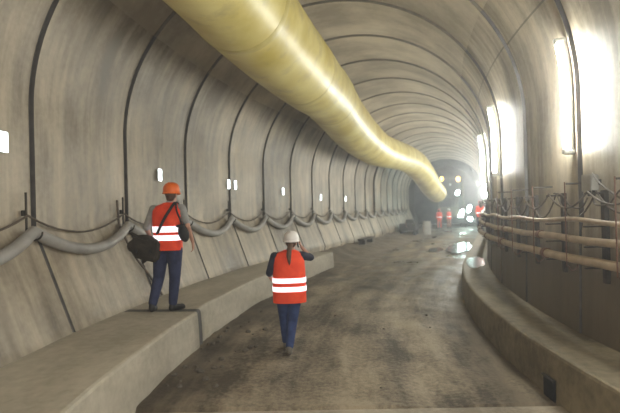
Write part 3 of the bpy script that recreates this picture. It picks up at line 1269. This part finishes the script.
woman = make_person('person in white helmet and orange vest walking on the floor, hand raised to head', WS, wm_rz, JW,
                    dict(skin=M['skin'], trousers=M['jeans_blue'], shoe=M['shoe_grey'], shirt=M['navy_shirt'], vest=M['orange_vest'], helmet=M['helmet_white']),
                    dict(sleeve_l=1.25, sleeve_r=1.2, hair='tail', face=(.10, 1, 0), k=.92, loose=1.1, curl_r=.7, curl_l=.6,
                         tail=[((.04, -.06, 1.47), .04), ((.025, -.125, 1.42), .034), ((.015, -.16, 1.34), .034), ((.02, -.175, 1.26), .022), ((.02, -.175, 1.22), .009)],
                         vest=[(.012, 0, .70, .228, .165, 2.6), (.012, 0, .80, .228, .168, 2.6), (.012, 0, .95, .226, .16, 2.6), (.012, .0, 1.1, .222, .155, 2.6), (.012, .005, 1.22, .216, .148, 2.6),
                               (.012, .01, 1.31, .205, .132, 2.5), (.014, .012, 1.36, .178, .108, 2.4), (.025, .015, 1.39, .11, .085, 2.1), (.028, .018, 1.405, .075, .07, 2.)],
                         bands=[(.855, .92), (.97, 1.035)]))
phone = thing('mobile_phone', 'dark mobile phone held to the ear of the person in the white helmet', 'phone', WS + Vector((.125, .075, 1.44)) * WK, wm_rz)
bm = bmesh.new()
add_box(bm, (.012, .0, .045), (.014, .06, .12), Matrix.Rotation(math.radians(-8), 3, 'Y'), .005)
obj('phone_body', bm, M['black'], phone, False)
bm = bmesh.new()
add_box(bm, (.003, .0, .047), (.004, .052, .10), Matrix.Rotation(math.radians(-8), 3, 'Y'), .001)
obj('screen', bm, M['steel_dark'], phone, False)

woman.scale = phone.scale = (WK,) * 3
# --- far workers
JF = dict(pelvis=(0, 0, .93), chest=(0, .01, 1.31), neck=(0, .02, 1.53), head=(0, .04, 1.655),
          sh_l=(-.19, 0, 1.45), el_l=(-.25, -.03, 1.18), wr_l=(-.25, .08, .96), sh_r=(.19, 0, 1.45), el_r=(.25, -.03, 1.18), wr_r=(.25, .08, .96),
          hip_l=(-.1, 0, .89), kn_l=(-.12, .04, .47), an_l=(-.12, -.02, .10), toe_l=(-.13, .14, .034),
          hip_r=(.1, 0, .89), kn_r=(.12, .04, .47), an_r=(.12, -.02, .10), toe_r=(.13, .14, .034))
FV = [(0, 0, .84, .21, .15, 2.6), (0, 0, 1.05, .20, .145, 2.6), (.0, .0, 1.2, .21, .15, 2.6), (0, .005, 1.33, .222, .152, 2.6),
      (0, .01, 1.43, .222, .142, 2.5), (0, .012, 1.49, .19, .115, 2.4), (0, .015, 1.53, .11, .085, 2.1)]
for s, u, hgt, rz, top, trou, hel, lbl in (
        (47.2, -.55, .0, .3, 'orange_suit', 'orange_suit', 'helmet_red', 'far person in bright orange overalls standing left of the drilling rig'),
        (48.4, .25, .0, -2.6, 'dull_suit', 'dull_suit', 'helmet_white', 'far person in dusty orange overalls in front of the drilling rig'),
        (33.2, 2.78, H_R, -.4, 'orange_suit', 'jeans_dark', 'helmet_red', 'far person in a red vest on the right ledge at the end of the pipes')):
    make_person(lbl, P(s, u, hgt), heading(s) + rz, JF,
                dict(skin=M['skin'], trousers=M[trou], shoe=M['shoe_black'], shirt=M[top], vest=M['orange_vest'], helmet=M[hel]),
                dict(sleeve_l=1.8, sleeve_r=1.8, hair='short', voxel=.014, vest=FV, bands=[(1.05, 1.10)]))

# ------------------------------------------------------------------ drilling rig at the face
RS = 52.0
rig = thing('drilling_rig', 'dark drilling rig with white work lamps and amber lamps at the tunnel face', 'machine', P(RS, .45, 0), heading(RS))


def rbox(name, c, size, mat, rot=None, bev=.04, parent=rig):
    bm = bmesh.new()
    add_box(bm, c, size, rot, bev)
    return obj(name, bm, M[mat], parent, False)


rbox('chassis', (0, 0, .75), (2.4, 4.6, .6), 'machine', None, .08)
for sx in (-1.1, 1.1):
    bm = bmesh.new()
    for y in (-1.6, 0, 1.6):
        add_tube(bm, [(sx - .22, y, .5), (sx + .22, y, .5)], .5, 20)
    add_box(bm, (sx, 0, .5), (.4, 3.6, .3), None, .03)
    obj('track', bm, M['machine'], rig, False)
rbox('engine_cover', (-.2, -1.2, 1.5), (1.9, 1.9, .95), 'machine_tan', None, .1)
cabn = rbox('cab', (-.55, .7, 2.0), (1.1, 1.3, 1.7), 'machine', None, .08)
rbox('cab_window', (-.55, .03, 2.3), (.8, .03, .7), 'black', None, .01, cabn)
for sx, zz in ((-.75, 3.2), (.75, 3.35)):
    bm = bmesh.new()
    add_tube(bm, [(sx * .6, .8, 1.6), (sx, 2.0, zz), (sx * 1.5, 4.6, zz - .3)], [.2, .17, .13], 10)
    add_tube(bm, [(sx * .6, .4, 1.2), (sx * .95, 1.9, zz - .35)], .08, 8)
    obj('boom', bm, M['machine_tan'], rig)
# overhead guard carrying the amber lamps
bm = bmesh.new()
for sx in (-1.15, 1.15):
    add_tube(bm, [(sx, -2.0, 1.0), (sx, -2.0, 4.7)], .07, 8)
    add_tube(bm, [(sx, 1.4, 1.0), (sx, 1.4, 4.7)], .07, 8)
    add_tube(bm, [(sx, -2.1, 4.7), (sx, 1.5, 4.7)], .07, 8)
add_box(bm, (0, -2.0, 4.75), (2.6, .16, .2), None, .02)
add_box(bm, (0, 1.4, 4.75), (2.6, .16, .2), None, .02)
obj('guard_frame', bm, M['machine_tan'], rig, False)
LAMPS = [(-.78, -2.15, 4.62, .16, .22, 'amber'), (.72, -2.15, 4.55, .19, .24, 'amber'), (-.02, -2.2, 4.05, .12, .12, 'white_plastic'),
         (.62, -2.2, 3.25, .17, .24, 'work_lamp'), (.88, -2.2, 1.15, .2, .6, 'work_lamp'), (1.62, -2.2, 1.75, .2, .33, 'work_lamp'), (1.68, -2.2, .8, .2, .2, 'work_lamp')]
for x, y, z, rx, rz_, mt in LAMPS:
    bm = bmesh.new()
    ball(bm, (x, y, z), (rx, .1, rz_), Matrix.Rotation(math.radians(16 if mt == 'work_lamp' else 0), 3, 'Y'), 14)
    lm = obj('rig_lamp', bm, M[mt], rig)
    tag(lm, 'amber lamp' if mt == 'amber' else ('glowing white work lamp' if mt == 'work_lamp' else 'dull lamp'))
    bm = bmesh.new()
    add_box(bm, (x, y + .1, z), (rx * 2.2, .12, rz_ * 2.1), None, .02)
    obj('lamp_housing', bm, M['machine'], lm, False)
bm = bmesh.new()
add_tube(bm, [(1.25, -2.0, .8), (1.7, -2.1, .8), (1.7, -2.1, 2.0)], .05, 8)
add_tube(bm, [(.62, -2.1, 3.3), (1.15, -2.0, 3.3)], .05, 8)
obj('lamp_arm', bm, M['machine'], rig)

# ------------------------------------------------------------------ things left along the walls
s = 24.6
pl = thing('plank_stack', 'dark plank lying on blocks against the left wall beyond the ledge', 'plank', P(s, -2.35, .42), heading(s))
bm = bmesh.new()
add_box(bm, (0, 0, .13), (.3, 2.2, .07), None, .01)
obj('plank', bm, M['wood'], pl, False)
for y in (-.8, .8):
    bm = bmesh.new()
    add_box(bm, (0, y, .0), (.28, .2, .2), None, .01)
    obj('block', bm, M['wood'], pl, False)
s = 36.5
tk = thing('site_cart', 'low dark site cart by the left wall under the end of the duct', 'cart', P(s, -2.0, .02), heading(s))
bm = bmesh.new()
add_box(bm, (0, 0, .62), (1.1, 2.0, .5), None, .05)
add_box(bm, (.1, -.3, 1.0), (.5, .7, .3), None, .04)
obj('cart_body', bm, M['machine'], tk, False)
for x, y in ((-.45, -.65), (.45, -.65), (-.45, .65), (.45, .65)):
    bm = bmesh.new()
    add_tube(bm, [(x - .08, y, .25), (x + .08, y, .25)], .25, 16)
    obj('wheel', bm, M['black'], tk, False)
bm = bmesh.new()
add_tube(bm, [(0, -1., .6), (0, -1.5, .75), (0, -1.55, 1.05)], .03, 8)
obj('handle', bm, M['steel_rust'], tk)
s = 38.5
dr = thing('drum', 'pale drum standing right of the dark site cart', 'drum', P(s, -1.0, .0), heading(s))
bm = bmesh.new()
add_tube(bm, [(0, 0, 0), (0, 0, .3), (0, 0, .31), (0, 0, .33), (0, 0, .34), (0, 0, .62), (0, 0, .63), (0, 0, .65), (0, 0, .66), (0, 0, .95)], [.3, .3, .315, .315, .3, .3, .315, .315, .3, .3], 24)
obj('drum_body', bm, M['pale_drum'], dr)
bm = bmesh.new()
add_tube(bm, [(0, 0, .94), (0, 0, .97)], .315, 24)
obj('lid', bm, M['tan_frame'], dr, False)


# ------------------------------------------------------------------ puddles
def puddle(label, s, u, h, ls, lu, seed):
    bm = bmesh.new()
    n = 40
    c = P(s, u, h)
    ring = []
    for k in range(n):
        t = 2 * PI * k / n
        q = 1 + .28 * mnoise.noise(Vector((math.cos(t) * 1.4, math.sin(t) * 1.4, seed)))
        ring.append(bm.verts.new(P(s + ls * math.cos(t) * q, u + lu * math.sin(t) * q, h)))
    bm.faces.new(ring)
    r = bmesh.ops.extrude_face_region(bm, geom=bm.faces[:])
    bmesh.ops.translate(bm, vec=(0, 0, -.02), verts=[g for g in r['geom'] if isinstance(g, bmesh.types.BMVert)])
    bmesh.ops.recalc_face_normals(bm, faces=bm.faces[:])
    return tag(obj('puddle', bm, M['water'], None, False), label, 'puddle')


puddle('bright puddle lying on top of the right ledge', 14.9, 2.98, H_R + .008, 1.5, .24, 1.)
puddle('bright puddle on the floor left of the far right ledge', 26.0, 1.9, .03, 3.2, .55, 2.)
puddle('small bright puddle in the middle of the far floor', 24.5, .95, .03, 1.2, .3, 3.)
# puddle('small pale puddle on the floor beside the right ledge', 13.6, 2.3, .03, 1.3, .2, 5.)

# ------------------------------------------------------------------ drain recess at the foot of the right ledge
dz = thing('drain_opening', 'dark drain opening at the foot of the right ledge', 'drain', P(5.32, U_RE - .03, 0.), heading(5.32))
bm = bmesh.new()
add_box(bm, (-.012, 0, .10), (.03, .24, .22), None, .01)
obj('hole_dark', bm, M['black'], dz, False)  # flat black block painted as the shade inside the hole
bm = bmesh.new()
add_box(bm, (-.02, 0, .22), (.035, .27, .02), None, .004)
obj('lip', bm, M['steel_dark'], dz, False)

# ------------------------------------------------------------------ loose stones on the floor
def make_stone(seed):
    bm = bmesh.new()
    bmesh.ops.create_icosphere(bm, subdivisions=2, radius=1.)
    for v in bm.verts:
        q = 1 + .35 * mnoise.noise(v.co * 1.3 + Vector((seed, seed * 2, 0)))
        v.co = Vector((v.co.x * q, v.co.y * q * .8, v.co.z * q * .62))
    return bm


stone_me = []
for q in range(4):
    o = obj('stone', make_stone(q * 3.7), M['stone'], None, False)
    stone_me.append(o)
spots = []
for i in range(46):
    s = random.uniform(5.6, 10.5)
    u = random.uniform(-1.55, -.75) if random.random() < .8 else random.uniform(-.7, 2.4)
    spots.append((s, u, random.uniform(.018, .05) * (1.0 if u < -.7 else .7)))
for i, (s, u, r) in enumerate(spots):
    o = stone_me[i] if i < 4 else stone_me[i % 4].copy()
    if i >= 4:
        COL.objects.link(o)
    o.location = P(s, u, floor_h(s, u) + r * .25)
    o.scale = (r, r, r)
    o.rotation_euler = (0, 0, random.uniform(0, 6.28))
    if u < -.7:
        tag(o, 'small dark stone lying in the loose dirt at the foot of the left ledge', 'stone', 'stones at the foot of the left ledge')
    else:
        tag(o, 'small dark stone lying out on the open tunnel floor', 'stone', 'stones out on the open floor')

# ------------------------------------------------------------------ light, haze, camera
wd = bpy.data.worlds.new('World')
SC.world = wd
wd.use_nodes = True
nt = wd.node_tree
bg = nt.nodes['Background']
bg.inputs['Color'].default_value = (.9, .95, 1., 1)
bg.inputs['Strength'].default_value = .3
vs = nt.nodes.new('ShaderNodeVolumeScatter')
vs.inputs['Color'].default_value = (.97, .98, 1., 1)
vs.inputs['Density'].default_value = .0068
vs.inputs['Anisotropy'].default_value = .7
link(nt, vs.outputs['Volume'], nt.nodes['World Output'].inputs['Volume'])

fl = bpy.data.lights.new('camera_flash', 'POINT')
fl.energy = 190.
fl.shadow_soft_size = .04
fl.color = (1., .97, .92)
fo = bpy.data.objects.new('camera_flash', fl)
COL.objects.link(fo)
fo.location = (.0, -.05, 2.1)

cam = bpy.data.cameras.new('Camera')
cam.sensor_width = 36.
cam.lens = F_PX / 620 * 36.
cam.dof.use_dof = True
cam.dof.focus_distance = 5.2
cam.dof.aperture_fstop = 1.6
cam.clip_start = .05
cam.clip_end = 200
co = bpy.data.objects.new('Camera', cam)
COL.objects.link(co)
co.matrix_world = Matrix.Translation((0, 0, 2.)) @ Matrix.Rotation(PI / 2 + .007, 4, 'X') @ Matrix.Rotation(-.02564, 4, 'Z')
SC.camera = co
SC.view_settings.view_transform = 'Standard'
SC.view_settings.look = 'None'
SC.view_settings.exposure = .65
